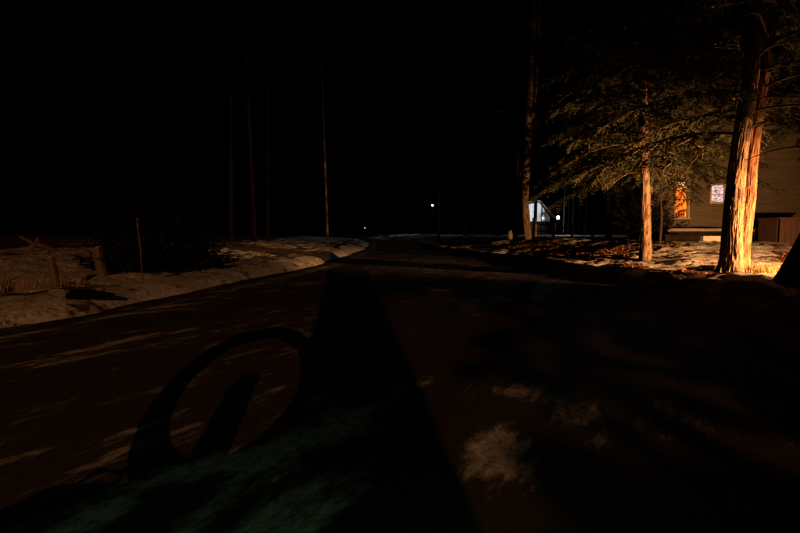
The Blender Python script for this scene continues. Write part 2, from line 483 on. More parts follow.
def trunk_mesh(ctrl, r0, r1, n=48, rings=90, depth=.12, flare=.35, seed=0, material=None, freq=9):
    P = smooth_path(ctrl, rings)
    L = np.linspace(0, 1, rings)
    z = P[:, 2] - P[0, 2]
    rad = (r0 + (r1 - r0) * L) * (1 + flare * np.exp(-z / .22))
    def fur(th, P):
        TH = th[None] + 0 * z[:, None]; Z = z[:, None] + 0 * TH
        cx = np.cos(TH) * freq / 2.2; cy = np.sin(TH) * freq / 2.2
        ridge = 1 - 2 * abs(fbm(cx * 1.9 + seed, cy * 1.9, Z * 2.1 + seed, 4) - .5)
        plate = fbm(cx * 4 + seed, cy * 4, Z * 9 + seed, 3)
        root = np.exp(-Z / .18) * .28 * np.cos(TH * 5 + seed)
        return 1 + depth * (2.2 * (ridge - .75)) + depth * .6 * (plate - .5) + root
    V, F = tube_np(P, rad, n, fur)
    return np_mesh("trunk", V, F, material or M['bark'], True), P, rad

def limb_path(p0, az, length, rise, droop, n=9, wig=.06, seed=0):
    t = np.linspace(0, 1, n)
    r = np.random.default_rng(seed)
    side = np.cumsum(r.normal(0, wig, n)) * length * .25 * t
    x = p0[0] + length * t * math.cos(az) - side * math.sin(az)
    y = p0[1] + length * t * math.sin(az) + side * math.cos(az)
    z = p0[2] + length * (rise * t - droop * t ** 2) + np.cumsum(r.normal(0, wig * .4, n)) * length * .1 * t
    return np.stack([x, y, z], -1)

class Foliage:
    """collects flat sprays of narrow leafy twiglets along side twigs of limbs"""
    def __init__(s, seed=0): s.r = np.random.default_rng(seed); s.Vs = []; s.tw = []
    def limb(s, P, start=.2, gap=.1, tl=.45, qlen=.075, qw=.013, dens=.028, twigrad=None, droop=.35):
        r = s.r
        seg = np.linalg.norm(np.diff(P, axis=0), axis=1); S = np.concatenate([[0], np.cumsum(seg)]); L = S[-1]
        pos = np.arange(start * L, L, gap)
        pos = np.repeat(pos, 2) + r.normal(0, gap * .35, len(pos) * 2)
        pos = np.clip(pos, 0, L)
        sd = np.tile([1, -1], len(pos) // 2 + 1)[:len(pos)]
        t = pos / L
        O = np.stack([np.interp(pos, S, P[:, k]) for k in range(3)], -1)
        T = np.stack([np.interp(pos, S, np.gradient(P[:, k], S)) for k in range(3)], -1)
        T /= np.linalg.norm(T, axis=1)[:, None]
        up = np.array([0, 0, 1.0]); side = np.cross(T, up); side /= np.linalg.norm(side, axis=1)[:, None] + 1e-6
        ln = tl * (1.15 - .75 * t) * r.uniform(.45, 1.2, len(t))
        keep = r.random(len(t)) > .12
        ang = np.radians(r.uniform(35, 75, len(t)))
        D = T * np.cos(ang)[:, None] + side * (sd * np.sin(ang))[:, None]
        D[:, 2] += r.normal(-.12, .22, len(t))
        D /= np.linalg.norm(D, axis=1)[:, None]
        for o, d, l, k in zip(O, D, ln, keep):
            if k: s.spray(o, d, l, qlen, qw, dens, droop)
        s.spray(P[-2], T[-1], tl * .5, qlen, qw, dens, droop)
    def spray(s, o, d, l, qlen, qw, dens, droop):
        r = s.r
        n = max(3, int(l / dens)); u = (np.arange(n) + r.random(n)) / n
        C = o[None] + d[None] * (u * l)[:, None]; C[:, 2] -= droop * l * u ** 2 * r.uniform(.3, 1.2)
        Td = d[None] + np.stack([0 * u, 0 * u, -2 * droop * u], -1)
        Td /= np.linalg.norm(Td, axis=1)[:, None]
        sd = np.cross(Td, [0, 0, 1.0]); sd /= np.linalg.norm(sd, axis=1)[:, None] + 1e-6
        nrm = np.cross(sd, Td)
        s.tw.append((o, C[n // 2], C[-1]))
        for sg in (1, -1):
            a = np.radians(r.uniform(30, 70, n))
            q = Td * np.cos(a)[:, None] + sg * sd * np.sin(a)[:, None] + nrm * r.normal(-.05, .28, n)[:, None]
            q /= np.linalg.norm(q, axis=1)[:, None]
            ql = qlen * (1.15 - .6 * u) * r.uniform(.6, 1.25, n)
            w = np.cross(q, nrm + r.normal(0, .35, (n, 3))); w /= np.linalg.norm(w, axis=1)[:, None] + 1e-6
            w = w * (qw * .5 * r.uniform(.7, 1.3, n))[:, None]
            tip = C + q * ql[:, None]; mid = C + q * (ql * .45)[:, None]
            s.Vs.append(np.stack([C, mid + w, tip, mid - w], 1).reshape(-1, 3))
    def build(s, parent, material, twigmat=None, twig_r=.0035):
        V = np.concatenate(s.Vs); F = np.arange(len(V)).reshape(-1, 4)
        obj("foliage", np_mesh("foliage", V, F, material), parent, kind="stuff")
        if twigmat:
            Vt = []; Ft = []; n0 = 0
            for o, m_, e in s.tw:
                v, f = tube_np(np.array([o, m_, e]), np.array([twig_r * 1.6, twig_r, twig_r * .5]), 3)
                Vt.append(v); Ft.append(f + n0); n0 += len(v)
            obj("twigs", np_mesh("twigs", np.concatenate(Vt), np.concatenate(Ft), twigmat), parent, kind="stuff")

def branch(parent, P, r0, r1=.006, material=None, n=7, joined=None):
    rad = np.linspace(r0, r1, len(P))
    if joined is not None: joined.append((P, rad)); return
    V, F = tube_np(P, rad, n)
    obj("branch", np_mesh("branch", V, F, material or M['limb'], True), parent)

def joined_branches(parent, L, material, n=5):
    Vt = []; Ft = []; n0 = 0
    for P, rad in L:
        v, f = tube_np(P, rad, n); Vt.append(v); Ft.append(f + n0); n0 += len(v)
    obj("branches", np_mesh("branches", np.concatenate(Vt), np.concatenate(Ft), material, True), parent, kind="stuff")

def pos_on(P, z):
    return np.array([np.interp(z, P[:, 2], P[:, k]) for k in range(2)] + [z])

# --- twin-trunked tree near the floodlight
tw = thing("pine_tree", "big two-trunked tree glowing orange in the lamp light, its stems joined at the foot", "tree")
YT = 9.1
def track(pts, Y): return [tuple(at(px, py, Y)) for px, py in pts]
b0 = gz(5.7, YT)
ctrlL = [(731, 276), (731.5, 240), (732.5, 200), (735.5, 150), (744, 80), (753, 0), (763, -90), (772, -180)]
ctrlR = [(743, 276), (745, 240), (748.5, 200), (750.5, 150), (758, 80), (767.5, 0), (778, -90), (790, -180)]
cL = track(ctrlL, YT); cR = [(x, y + .10, z) for x, y, z in track(ctrlR, YT)]
meL, PL, _ = trunk_mesh(cL, .165, .075, 120, 420, .15, .30, 2.0, freq=11)
meR, PR, _ = trunk_mesh(cR, .14, .085, 120, 420, .14, .25, 11.0, M['bark_red'], freq=10)
obj("trunk", meL, tw); obj("trunk", meR, tw)
fo = Foliage(1)
k = 0
for z in np.concatenate([np.arange(2.55, 4.0, .085), np.arange(4.0, 7.2, .13)]):
    k += 1
    P = PL if k % 2 else PR
    p = pos_on(P, z)
    az = k * 2.399 + rng.normal(0, .3)
    # keep the yard floodlight's view of the stems open, and the boughs off the camera
    ln = (1.5 + .7 * rng.random()) * (1.25 if math.cos(az) < 0 else 1.0)
    if z > 5.5: ln *= .8
    bp_ = limb_path(p, az, ln, .22, .42, seed=k, n=10)
    branch(tw, bp_, .022 + .006 * rng.random())
    if k % 5 != 0: fo.limb(bp_, .12, .10, .5, .10, .021, .026)
# bare sticks seen against the dark, lit from below
for (x0, y0, x1, y1, dz) in [(731, 55, 684, 76, 0), (733, 66, 700, 80, .2), (742, 6, 720, -18, 0), (729, 108, 716, 111, 0), (766, 30, 802, 20, .1), (768, 12, 800, 3, 0), (728, 8, 672, 32, .1), (764, 55, 790, 60, .1)]:
    a = np.array(at(x0, y0, YT)); b = np.array(at(x1, y1, YT - .7 + dz))
    t = np.linspace(0, 1, 8)[:, None]
    P = a + (b - a) * t + np.array([0, 0, .12]) * (t * (1 - t)) + rng.normal(0, .008, (8, 3))
    branch(tw, P, .018, .005)
fo.build(tw, M['needle'], M['twig'])

# --- slimmer tree left of it
YM = 12.4
mt = thing("hemlock_tree", "slim straight evergreen between the big twin tree and the road, boughs hiding its top", "tree")
ctrlM = [(646, 268), (645.5, 240), (644, 200), (642, 160), (640, 100), (637, 20), (634, -80)]
meM, PM, _ = trunk_mesh(track(ctrlM, YM), .125, .05, 72, 260, .15, .35, 5.0, freq=9)
obj("trunk", meM, mt)
fo = Foliage(2)
k = 0
for z in np.concatenate([np.arange(2.30, 5.2, .07), np.arange(5.2, 8.0, .14)]):
    k += 1
    p = pos_on(PM, z)
    az = k * 2.399 + rng.normal(0, .25)
    ln = (2.3 if z < 5.2 else 1.9) * rng.uniform(.6, 1.15)
    if z < 2.6: ln *= .6
    bp_ = limb_path(p, az, ln, .20, .45, seed=100 + k, n=10)
    branch(mt, bp_, .017 + .005 * rng.random())
    if k % 9 != 0: fo.limb(bp_, .08, .10, .6, .11, .024, .028)
for (x0, y0, x1, y1) in [(700, 150, 680, 178), (648, 128, 622, 152), (642, 118, 668, 104)]:
    a = np.array(at(x0, y0, YM - .5)); b = np.array(at(x1, y1, YM - .9)); t = np.linspace(0, 1, 8)[:, None]
    branch(mt, a + (b - a) * t + np.array([0, 0, .1]) * (t * (1 - t)) + rng.normal(0, .008, (8, 3)), .012, .005)
fo.build(mt, M['needle'], M['twig'])

# --- evergreen behind, filling the gap in front of the house's left corner
def evergreen(name, label, x, y, h, r, z0, nb, seed, mat_needle, bark, q=(.11, .022, .045), gap=.17, tl=.5, trunk_r=.12, group=None, joined=True, lean=(0, 0), azf=None):
    t = thing(name, label, "tree", group=group)
    g = gz(x, y)
    P0 = [(x, y, g - .1), (x + lean[0] * .3, y + lean[1] * .3, g + h * .4), (x + lean[0], y + lean[1], g + h)]
    me, P, _ = trunk_mesh(P0, trunk_r, .03, 24, 60, .12, .3, seed, bark, 6)
    obj("trunk", me, t)
    f = Foliage(seed); L = [] if joined else None
    for k in range(nb):
        u = k / nb; z = g + z0 + (h - z0 - .2) * u
        p = pos_on(P, z); az = k * 2.399 + seed
        ln = r * (1 - u) ** .75 * rng.uniform(.75, 1.15) + .2
        bp_ = limb_path(p, az, ln, .18, .42, seed=seed * 77 + k)
        branch(t, bp_, .02 * (1 - .5 * u), material=bark, joined=L)
        f.limb(bp_, .12, gap, tl, *q)
    if L: joined_branches(t, L, bark)
    f.build(t, mat_needle)
    return t
evergreen("hemlock_tree", "shadowy evergreen at the left corner of the dim house, dark boughs over the leafy ground", 7.75, 17.0, 9.0, 3.4, 2.0, 90, 21, M['needle'], M['bark_dark'], q=(.14, .032, .04), gap=.15, tl=.7)
evergreen("hemlock_tree", "evergreen at the far left end of the lit boughs, fading into the dark", 8.3, 21.3, 9.5, 3.2, 2.6, 80, 22, M['needle'], M['bark_dark'], q=(.15, .035, .045), gap=.17, tl=.7)

evergreen("hemlock_tree", "evergreen at the right edge, its boughs hanging over the house behind the twin tree", 13.2, 15.8, 10.5, 3.6, 3.3, 90, 23, M['needle'], M['bark_dark'], q=(.12, .026, .035), gap=.13, tl=.6)
# --- small sapling before the house
sp = thing("sapling", "thin dark sapling standing between the lit window and the slim evergreen", "tree")
c = at(659.5, 240, 15.5)
me, P, _ = trunk_mesh([(c.x, 15.5, gz(c.x, 15.5) - .05), (c.x + .03, 15.5, 1.3), (c.x - .02, 15.5, 2.1), (c.x + .05, 15.5, 3.0)], .04, .012, 12, 30, .08, .2, 3, M['bark_dark'], 4)
obj("trunk", me, sp)
for q in range(5):
    branch(sp, limb_path(pos_on(P, 1.4 + .3 * q), q * 2.4, .5, .5, .1, seed=q), .010, .003, M['bark_dark'])

# --- dark leaning trunk at the right edge
ln_t = thing("leaning_tree", "black leaning trunk at the right edge, wide at its foot before the snow", "tree")
c0 = at(787, 291, 7.6); g = gz(c0.x, 7.6)
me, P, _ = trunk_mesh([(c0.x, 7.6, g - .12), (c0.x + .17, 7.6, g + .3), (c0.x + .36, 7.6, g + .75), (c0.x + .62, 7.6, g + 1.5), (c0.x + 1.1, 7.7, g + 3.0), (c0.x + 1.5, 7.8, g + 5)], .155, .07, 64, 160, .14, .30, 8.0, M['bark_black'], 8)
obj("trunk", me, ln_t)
jl = []
for q in range(12):
    p = pos_on(P, g + 1.9 + .24 * q)
    bp_ = limb_path(p, q * 2.4 + 2, 1.5, .3, .3, seed=300 + q)
    branch(ln_t, bp_, .02, .005, M['bark_dark'])

# --- tree by the fence, centre right
YC = 23.5
ct = thing("pine_tree", "tall bare-stemmed tree beside the wooden fence posts, right side faintly lit", "tree")
ctrlC = [(528.5, 252), (527.5, 235), (524.5, 200), (526, 160), (527, 120), (529, 70), (531, 10), (533, -60)]
meC, PC, _ = trunk_mesh(track(ctrlC, YC), .165, .09, 64, 200, .13, .35, 15.0, M['bark'], 9)
obj("trunk", meC, ct)
for q in range(14):
    p = pos_on(PC, 4.2 + q * .5)
    branch(ct, limb_path(p, q * 2.4, rng.uniform(.8, 2.0), .1, .3, seed=400 + q), .03, .008)
# a second thin stem climbing beside it
obj("trunk", trunk_mesh(track([(531, 120), (533.5, 90), (534.5, 60), (536, 20), (538, -40)], YC), .07, .04, 16, 40, .1, 0, 4, M['bark'], 4)[0], ct)

# --- faint trunks standing in the woods
def bare_tree(label, px, base, Y, wpx, h, bark, seed, lean=0.0, group=None, name="bare_tree", nb=9):
    x = (px - 400) / 533.3 * Y
    g = gz(x, Y)
    t = thing(name, label, "tree", group=group)
    r = wpx / 533.3 * Y / 2
    me, P, _ = trunk_mesh([(x, Y, g - .2), (x + lean * .3, Y, g + h * .3), (x + lean * .6, Y, g + h * .6), (x + lean, Y, g + h)], r, r * .45, 18, 70, .12, .3, seed, bark, 5)
    obj("trunk", me, t)
    for q in range(nb - 3):
        p = pos_on(P, g + h * (.60 + .06 * q))
        branch(t, limb_path(p, q * 2.4 + seed, h * .14 * rng.uniform(.6, 1.2), .9, .15, seed=seed * 9 + q), r * .25, .006, M['bark_black'])
    return t
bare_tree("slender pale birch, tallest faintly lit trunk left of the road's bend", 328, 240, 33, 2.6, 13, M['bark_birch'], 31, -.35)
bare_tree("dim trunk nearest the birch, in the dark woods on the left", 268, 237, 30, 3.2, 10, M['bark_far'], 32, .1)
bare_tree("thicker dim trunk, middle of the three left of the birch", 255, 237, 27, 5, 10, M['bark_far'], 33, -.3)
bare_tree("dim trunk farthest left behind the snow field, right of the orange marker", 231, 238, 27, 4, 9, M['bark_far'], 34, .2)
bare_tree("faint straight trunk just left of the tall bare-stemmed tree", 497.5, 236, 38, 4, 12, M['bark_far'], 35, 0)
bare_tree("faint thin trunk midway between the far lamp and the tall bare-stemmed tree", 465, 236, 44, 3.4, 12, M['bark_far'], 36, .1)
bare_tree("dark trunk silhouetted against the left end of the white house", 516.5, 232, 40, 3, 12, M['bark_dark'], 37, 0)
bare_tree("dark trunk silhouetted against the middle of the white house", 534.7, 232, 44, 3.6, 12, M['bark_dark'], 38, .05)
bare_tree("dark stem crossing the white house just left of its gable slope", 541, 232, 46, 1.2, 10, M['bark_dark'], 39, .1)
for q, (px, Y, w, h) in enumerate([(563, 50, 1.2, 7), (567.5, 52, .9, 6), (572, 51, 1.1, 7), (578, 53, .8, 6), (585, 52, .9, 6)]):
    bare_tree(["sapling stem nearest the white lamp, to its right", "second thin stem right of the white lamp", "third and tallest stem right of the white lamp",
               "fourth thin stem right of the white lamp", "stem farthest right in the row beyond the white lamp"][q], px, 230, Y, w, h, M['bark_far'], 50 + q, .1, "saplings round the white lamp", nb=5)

# --- utility pole far off
up = thing("utility_pole", "thin wooden pole standing just right of the distant lamp", "pole")
c = at(438.5, 236, 42); g = gz(c.x, 42)
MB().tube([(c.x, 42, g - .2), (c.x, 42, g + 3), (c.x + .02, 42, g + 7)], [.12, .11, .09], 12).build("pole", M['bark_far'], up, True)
MB().box((c.x, 42, g + 6.6), (1.3, .09, .1), bev=.01).build("crossarm", M['bark_far'], up)
for s_ in (-.5, 0, .5):
    MB().lathe((c.x + s_, 42, g + 6.65), [(.02, 0), (.045, .03), (.03, .06), (.045, .09), (.015, .12)], 8).build("insulator", M['metal'], up)

# ------------------------------------------------------------------ left side furniture
def post(label, px, py_base, py_top, Y, wpx, tilt, material, seed):
    x = (px - 400) / 533.3 * Y; g = gz(x, Y)
    h = at(px, py_top, Y).z - g
    w = wpx / 533.3 * Y
    t = thing("wooden_post", label, "post", (x, Y, g))
    v = []; f = []
    n = 12; ring = [(-1, -1), (0, -1.04), (1, -1), (1.04, 0), (1, 1), (0, 1.04), (-1, 1), (-1.04, 0)]
    r = np.random.default_rng(seed)
    for k in range(n):
        u = k / (n - 1)
        for (a, b) in ring:
            v.append((a * w / 2 * (1 - .06 * u + r.normal(0, .02)) + tilt * u * h, b * w / 2 * (1 + r.normal(0, .02)), -.15 + u * (h + .15) + (0.02 * a if k == n - 1 else 0)))
    for k in range(n - 1):
        for q in range(8): f.append((k * 8 + q, k * 8 + (q + 1) % 8, k * 8 + 8 + (q + 1) % 8, k * 8 + 8 + q))
    obj("shaft", mesh("shaft", v, f, material), t)
    # weathered end grain cap
    cv = [(v[(n - 1) * 8 + q][0] * 1.0, v[(n - 1) * 8 + q][1], v[(n - 1) * 8 + q][2]) for q in range(8)]
    cx = sum(p[0] for p in cv) / 8; cv2 = [(cx + (p[0] - cx) * .8, p[1] * .8, p[2] + .012) for p in cv] + [(cx, 0, h + .016)]
    cf = [(q, (q + 1) % 8, 8 + (q + 1) % 8, 8 + q) for q in range(8)] + [(8 + q, 8 + (q + 1) % 8, 16) for q in range(8)]
    obj("end_grain", mesh("end_grain", cv + cv2, cf, M['wood_cut']), t)
    return t
post("short wooden post tilting left, beside the dark shrub", 103.5, 274, 248, 8.9, 7.0, -.24, M['wood_post'], 1)
post("short wooden post tilting left, farthest left and casting a long shadow on snow", 56.5, 284, 258, 7.2, 6.0, -.22, M['wood_post'], 2)

st = thing("driveway_marker", "thin orange marker rod stuck in the snow bank in front of the dark shrub", "marker rod")
c = at(142, 280, 7.9); g = gz(c.x, 7.9); top = at(138, 218, 7.9)
MB().tube([(c.x, 7.9, g - .1), ((c.x + top.x) / 2 + .005, 7.9, (g + top.z) / 2), (top.x, 7.9, top.z)], [.0075, .007, .006], 8).build("rod", M['orange'], st, True)
MB().lathe((top.x, 7.9, top.z - .005), [(.0075, -.03), (.009, -.02), (.009, .0), (.004, .01)], 8).build("cap", M['orange'], st, True)
MB().tube([(top.x + .004, 7.9, top.z - .16), (top.x + .002, 7.9, top.z - .08)], [.0076, .0076], 8).build("band", M['metal'], st, True)

# dark shrub behind post and marker
def shrub(label, x, y, h, r, n, seed, mn):
    t = thing("evergreen_shrub", label, "shrub")
    g = gz(x, y); rr = np.random.default_rng(seed); f = Foliage(seed)
    for k in range(n):
        az = rr.random() * 6.28; el = rr.uniform(.25, 1.4)
        ln = h * rr.uniform(.55, 1.1)
        t_ = np.linspace(0, 1, 8)
        P = np.stack([x + r * .12 * math.cos(az) + t_ * r * math.cos(az) * math.cos(el) * 1.4, y + t_ * r * math.sin(az) * math.cos(el) * 1.1, g - .03 + ln * (t_ * math.sin(el) - .12 * t_ ** 2 * math.cos(el))], -1)
        P += np.cumsum(rr.normal(0, .012, P.shape), 0)
        V, F = tube_np(P, np.linspace(.012, .003, 8), 5)
        obj("stem", np_mesh("stem", V, F, M['bark_dark'], True), t)
        f.limb(P, .05, .07, .30, .09, .03, .03, droop=.2)
    f.build(t, mn)
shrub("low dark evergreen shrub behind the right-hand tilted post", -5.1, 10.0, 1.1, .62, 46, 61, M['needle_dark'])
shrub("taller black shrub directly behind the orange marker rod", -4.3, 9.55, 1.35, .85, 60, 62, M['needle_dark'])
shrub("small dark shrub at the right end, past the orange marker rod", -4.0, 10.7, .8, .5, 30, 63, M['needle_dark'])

shrub("black evergreen shrub hiding the left corner of the dim clapboard house", 8.35, 18.2, 2.3, 1.1, 60, 64, M['needle_dark'])  # put in to darken the house's lit side wall
# hollow-looking black rock in the bank
rk = []
g = None
c = at(108, 299, 6.75)
nu, nv_ = 40, 14; v = []; f = []
for a in range(nu + 1):
    u = a / nu
    xx = -.22 + .50 * u
    wd = (.105 * min(1, (u / .12)) ** .5) * (1 - .80 * max(0, (u - .35) / .65) ** 1.1)
    if u == 0 or u == 1: wd = .004
    for b in range(nv_):
        th = 2 * math.pi * b / nv_
        nn = 1 + .25 * (vnoise(u * 7, math.cos(th) * 2, math.sin(th) * 2) - .5)
        v.append((xx + .01 * math.sin(9 * u), wd * 2.0 * math.cos(th) * nn, wd * .55 * math.sin(th) * nn))
for a in range(nu):
    for b in range(nv_):
        f.append((a * nv_ + b, a * nv_ + (b + 1) % nv_, (a + 1) * nv_ + (b + 1) % nv_, (a + 1) * nv_ + b))
rock = obj("rock", mesh("rock", v, f, M['rock'], True), None, (c.x + .10, 6.14, gz(c.x + .10, 6.14) + .04),
           label="low black wedge-shaped rock showing through the snow bank below the orange marker", category="rock")

# forked dead branch at far left
fb = thing("fallen_branch", "forked dead branch poking out of the dim snow at the far left", "branch")
YB = 13.0
g = gz(at(40, 245, YB).x, YB)
def stick(pts, r0, r1, name="fork", m=M['wood_post']):
    P = smooth_path([tuple(at(px, py, YB)) for px, py in pts], 12); P += rng.normal(0, .006, P.shape)
    V, F = tube_np(P, np.linspace(r0, r1, 12), 8); obj(name, np_mesh(name, V, F, m, True), fb)
stick([(55, 252), (44, 246), (34, 243.5), (27, 240), (20, 236.5)], .06, .03)
stick([(36, 246), (37, 241), (38.5, 237)], .07, .035)
stick([(30, 248), (36, 245), (46, 247)], .07, .05, "butt")

# grass stalks through the snow, right and left (uncountable)
def blades(name, spots, n, hmin, hmax, material, seed, w=.004):
    r = np.random.default_rng(seed); Vs = []
    for (cx, cy, sx, sy) in spots:
        x = cx + r.normal(0, sx, n); y = cy + r.normal(0, sy, n); z = ground_z(x, y) - .01
        h = r.uniform(hmin, hmax, n); az = r.random(n) * 6.28; ln = r.uniform(.1, .9, n) * h
        b = np.stack([x, y, z], -1); wv = np.stack([-np.sin(az), np.cos(az), 0 * az], -1) * w
        m_ = b + np.stack([np.cos(az) * ln * .35, np.sin(az) * ln * .35, h * .6], -1)
        t = b + np.stack([np.cos(az) * ln, np.sin(az) * ln, h], -1)
        Vs.append(np.stack([b - wv, b + wv, m_ + wv * .7, m_ - wv * .7], 1).reshape(-1, 3))
        Vs.append(np.stack([m_ - wv * .7, m_ + wv * .7, t + wv * .15, t - wv * .15], 1).reshape(-1, 3))
    V = np.concatenate(Vs); F = np.arange(len(V)).reshape(-1, 4)
    return obj(name, np_mesh(name, V, F, material), kind="stuff")
o = blades("dry_grass", [(6.1, 9.0, .22, .12), (6.45, 9.15, .3, .1), (5.75, 9.35, .2, .15), (7.2, 9.6, .5, .3)], 260, .05, .17, M['grass'], 1)
o = blades("dead_grass", [(-5.2, 6.7, .35, .15), (-4.65, 6.75, .25, .12), (-5.9, 7.1, .5, .3), (-5.4, 8.2, 1.2, .5), (-7, 9, 1.2, .6)], 170, .05, .16, M['twig'], 2)

# fallen leaves on the right bank (uncountable)
r = np.random.default_rng(5)
N = 34000
x = r.uniform(4.3, 13.0, N); y = r.uniform(8.3, 26, N)
k1 = (x - xr(y) > .25) & ((snow_right(x, y) + r.normal(0, .06, N) < .37) | (r.random(N) < .02))
k1 &= ~((abs(x - 6.4) < .9) & (abs(y - 8.9) < .35))
x = x[k1]; y = y[k1]; n = len(x); z = ground_z(x, y) + .008
s = r.uniform(.010, .032, n); az = r.random(n) * 6.28
A = np.stack([np.cos(az), np.sin(az), r.normal(0, .45, n)], -1); B = np.stack([-np.sin(az), np.cos(az), r.normal(0, .45, n)], -1)
C = np.stack([x, y, z], -1)
V = np.stack([C - A * s[:, None], C + B * (s * .55)[:, None] + [0, 0, .004], C + A * s[:, None] + np.stack([0 * s, 0 * s, s * .4], -1), C - B * (s * .55)[:, None]], 1).reshape(-1, 3)
obj("fallen_leaves", np_mesh("fallen_leaves", V, np.arange(len(V)).reshape(-1, 4), M['leaf']), kind="stuff")

# twigs lying on the right bank and the verge (uncountable)
tb = []; r = np.random.default_rng(8)
for q in range(260):
    x = r.uniform(4.6, 9); y = r.uniform(8.6, 17)
    if x - xr(y) < .2: continue
    z = gz(x, y) + .008; a = r.random() * 6.28; l = r.uniform(.08, .4)
    p0 = np.array([x, y, z]); x2 = x + l * math.cos(a); y2 = y + l * math.sin(a)
    tb.append((np.array([p0, [(x + x2) / 2, (y + y2) / 2, gz((x + x2) / 2, (y + y2) / 2) + .02], [x2, y2, gz(x2, y2) + .012]]), np.array([.006, .005, .003])))
for q in range(240):
    x = r.uniform(-8.5, -3.8); y = r.uniform(6, 12)
    z = gz(x, y) + .006; a = r.random() * 6.28; l = r.uniform(.05, .25)
    x2 = x + l * math.cos(a); y2 = y + l * math.sin(a)
    tb.append((np.array([[x, y, z], [(x + x2) / 2, (y + y2) / 2, z + .012], [x2, y2, gz(x2, y2) + .012]]), np.array([.005, .004, .002])))
Vt = []; Ft = []; n0 = 0
for P, rad in tb:
    v_, f_ = tube_np(P, rad, 4); Vt.append(v_); Ft.append(f_ + n0); n0 += len(v_)
obj("fallen_twigs", np_mesh("fallen_twigs", np.concatenate(Vt), np.concatenate(Ft), M['twig']), kind="stuff")

# ------------------------------------------------------------------ house on the right
HY = 20.0
hs = thing("house", "dim clapboard house behind the evergreens with a glowing orange window", "house")
X0, X1 = 9.35, 19.0; ZB, ZT = .75, 4.6
# window openings (x0, x1, z0, z1)
W1 = (at(673.5, 0, HY).x, at(686.5, 0, HY).x, at(0, 218, HY).z, at(0, 182, HY).z)
W2 = (at(708.5, 0, HY).x, at(723, 0, HY).x, at(0, 203, HY).z, at(0, 185.5, HY).z)
rows = []
bv = MB(); hgt = .115
z = ZB
def board(x0, x1, z):
    bv.add([(x0, HY, z + hgt), (x1, HY, z + hgt), (x1, HY - .022, z), (x0, HY - .022, z), (x0, HY, z), (x1, HY, z)],
           [(3, 2, 1, 0), (4, 5, 2, 3)])
while z < ZT:
    cuts = []
    for w in (W1, W2):
        if z + hgt > w[2] - .05 and z < w[3] + .05: cuts.append((w[0] - .05, w[1] + .05))
    x = X0
    for a, b in sorted(cuts):
        board(x, a, z); x = b
    board(x, X1, z)
    z += hgt
bv.build("clapboards", M['siding'], hs, kind="stuff")
wl = MB()
wl.box(((X0 + W1[0]) / 2 - .025, HY + .10, (ZB + ZT) / 2), (W1[0] - X0 - .05, .18, ZT - ZB))
wl.box(((W1[1] + W2[0]) / 2, HY + .10, (ZB + ZT) / 2), (W2[0] - W1[1], .18, ZT - ZB))
wl.box(((X1 + W2[1]) / 2, HY + .10, (ZB + ZT) / 2), (X1 - W2[1], .18, ZT - ZB))
for w in (W1, W2):
    wl.box(((w[0] + w[1]) / 2, HY + .10, (ZB + w[2]) / 2), (w[1] - w[0], .18, w[2] - ZB))
    wl.box(((w[0] + w[1]) / 2, HY + .10, (ZT + w[3]) / 2), (w[1] - w[0], .18, ZT - w[3]))
wl.build("wall", M['siding'], hs)
sw = MB(); sw.box((X0 + .1, HY + 1.9, (ZB + ZT) / 2), (.18, 3.4, ZT - ZB)); sw.build("wall", M['siding'], hs)
MB().box((X0 - .02, HY - .03, (ZB + ZT) / 2), (.13, .05, ZT - ZB), bev=.005).build("corner_board", M['trim'], hs)
MB().box(((X0 + X1) / 2, HY + 1.8, .3), (X1 - X0, 3.65, .95)).build("foundation", M['concrete'], hs)
rf = MB(); rx0, rx1 = X0 - .4, X1 + .3
rf.add([(rx0, HY - .55, ZT - .02), (rx1, HY - .55, ZT - .02), (rx1, HY + 1.7, ZT + 1.1), (rx0, HY + 1.7, ZT + 1.1), (rx0, HY + 3.95, ZT - .02), (rx1, HY + 3.95, ZT - .02),
        (rx0, HY - .55, ZT + .12), (rx1, HY - .55, ZT + .12), (rx1, HY + 1.7, ZT + 1.24), (rx0, HY + 1.7, ZT + 1.24), (rx0, HY + 3.95, ZT + .12), (rx1, HY + 3.95, ZT + .12)],
       [(0, 3, 2, 1), (3, 4, 5, 2), (6, 7, 8, 9), (9, 8, 11, 10), (0, 1, 7, 6), (0, 6, 9, 3), (3, 9, 10, 4), (1, 2, 8, 7), (2, 5, 11, 8), (4, 10, 11, 5)])
rf.build("roof", M['shingle'], hs)

def window_glow(name, c1, c2, strength, scale, stretch):
    m = bpy.data.materials.new(name); m.use_nodes = True; nt = m.node_tree
    b = nt.nodes["Principled BSDF"]; b.inputs["Roughness"].default_value = .4
    tc = nt.nodes.new("ShaderNodeTexCoord"); mp = nt.nodes.new("ShaderNodeMapping"); mp.inputs["Scale"].default_value = stretch
    n = nt.nodes.new("ShaderNodeTexNoise"); n.inputs["Scale"].default_value = scale; n.inputs["Detail"].default_value = 4
    r_ = nt.nodes.new("ShaderNodeValToRGB"); r_.color_ramp.elements[0].position = .38; r_.color_ramp.elements[1].position = .62
    r_.color_ramp.elements[0].color = (*c1, 1); r_.color_ramp.elements[1].color = (*c2, 1)
    nt.links.new(tc.outputs["Object"], mp.inputs[0]); nt.links.new(mp.outputs[0], n.inputs["Vector"]); nt.links.new(n.outputs[0], r_.inputs[0])
    b.inputs["Base Color"].default_value = (.3, .15, .06, 1)
    nt.links.new(r_.outputs[0], b.inputs["Emission Color"]); b.inputs["Emission Strength"].default_value = strength
    return m
M['glow'] = window_glow("lit_curtain", (.45, .035, .002), (1.0, .24, .015), .20, 4, (2, 1, 1.2))
M['glow_white'] = window_glow("lit_blind", (.06, .04, .04), (1, .90, .92), .11, 9, (1, 1, 2.2))
M['shade'] = mat("lampshade", (.7, .6, .4), .7, None, None, emit=((1, .8, .45), .22))
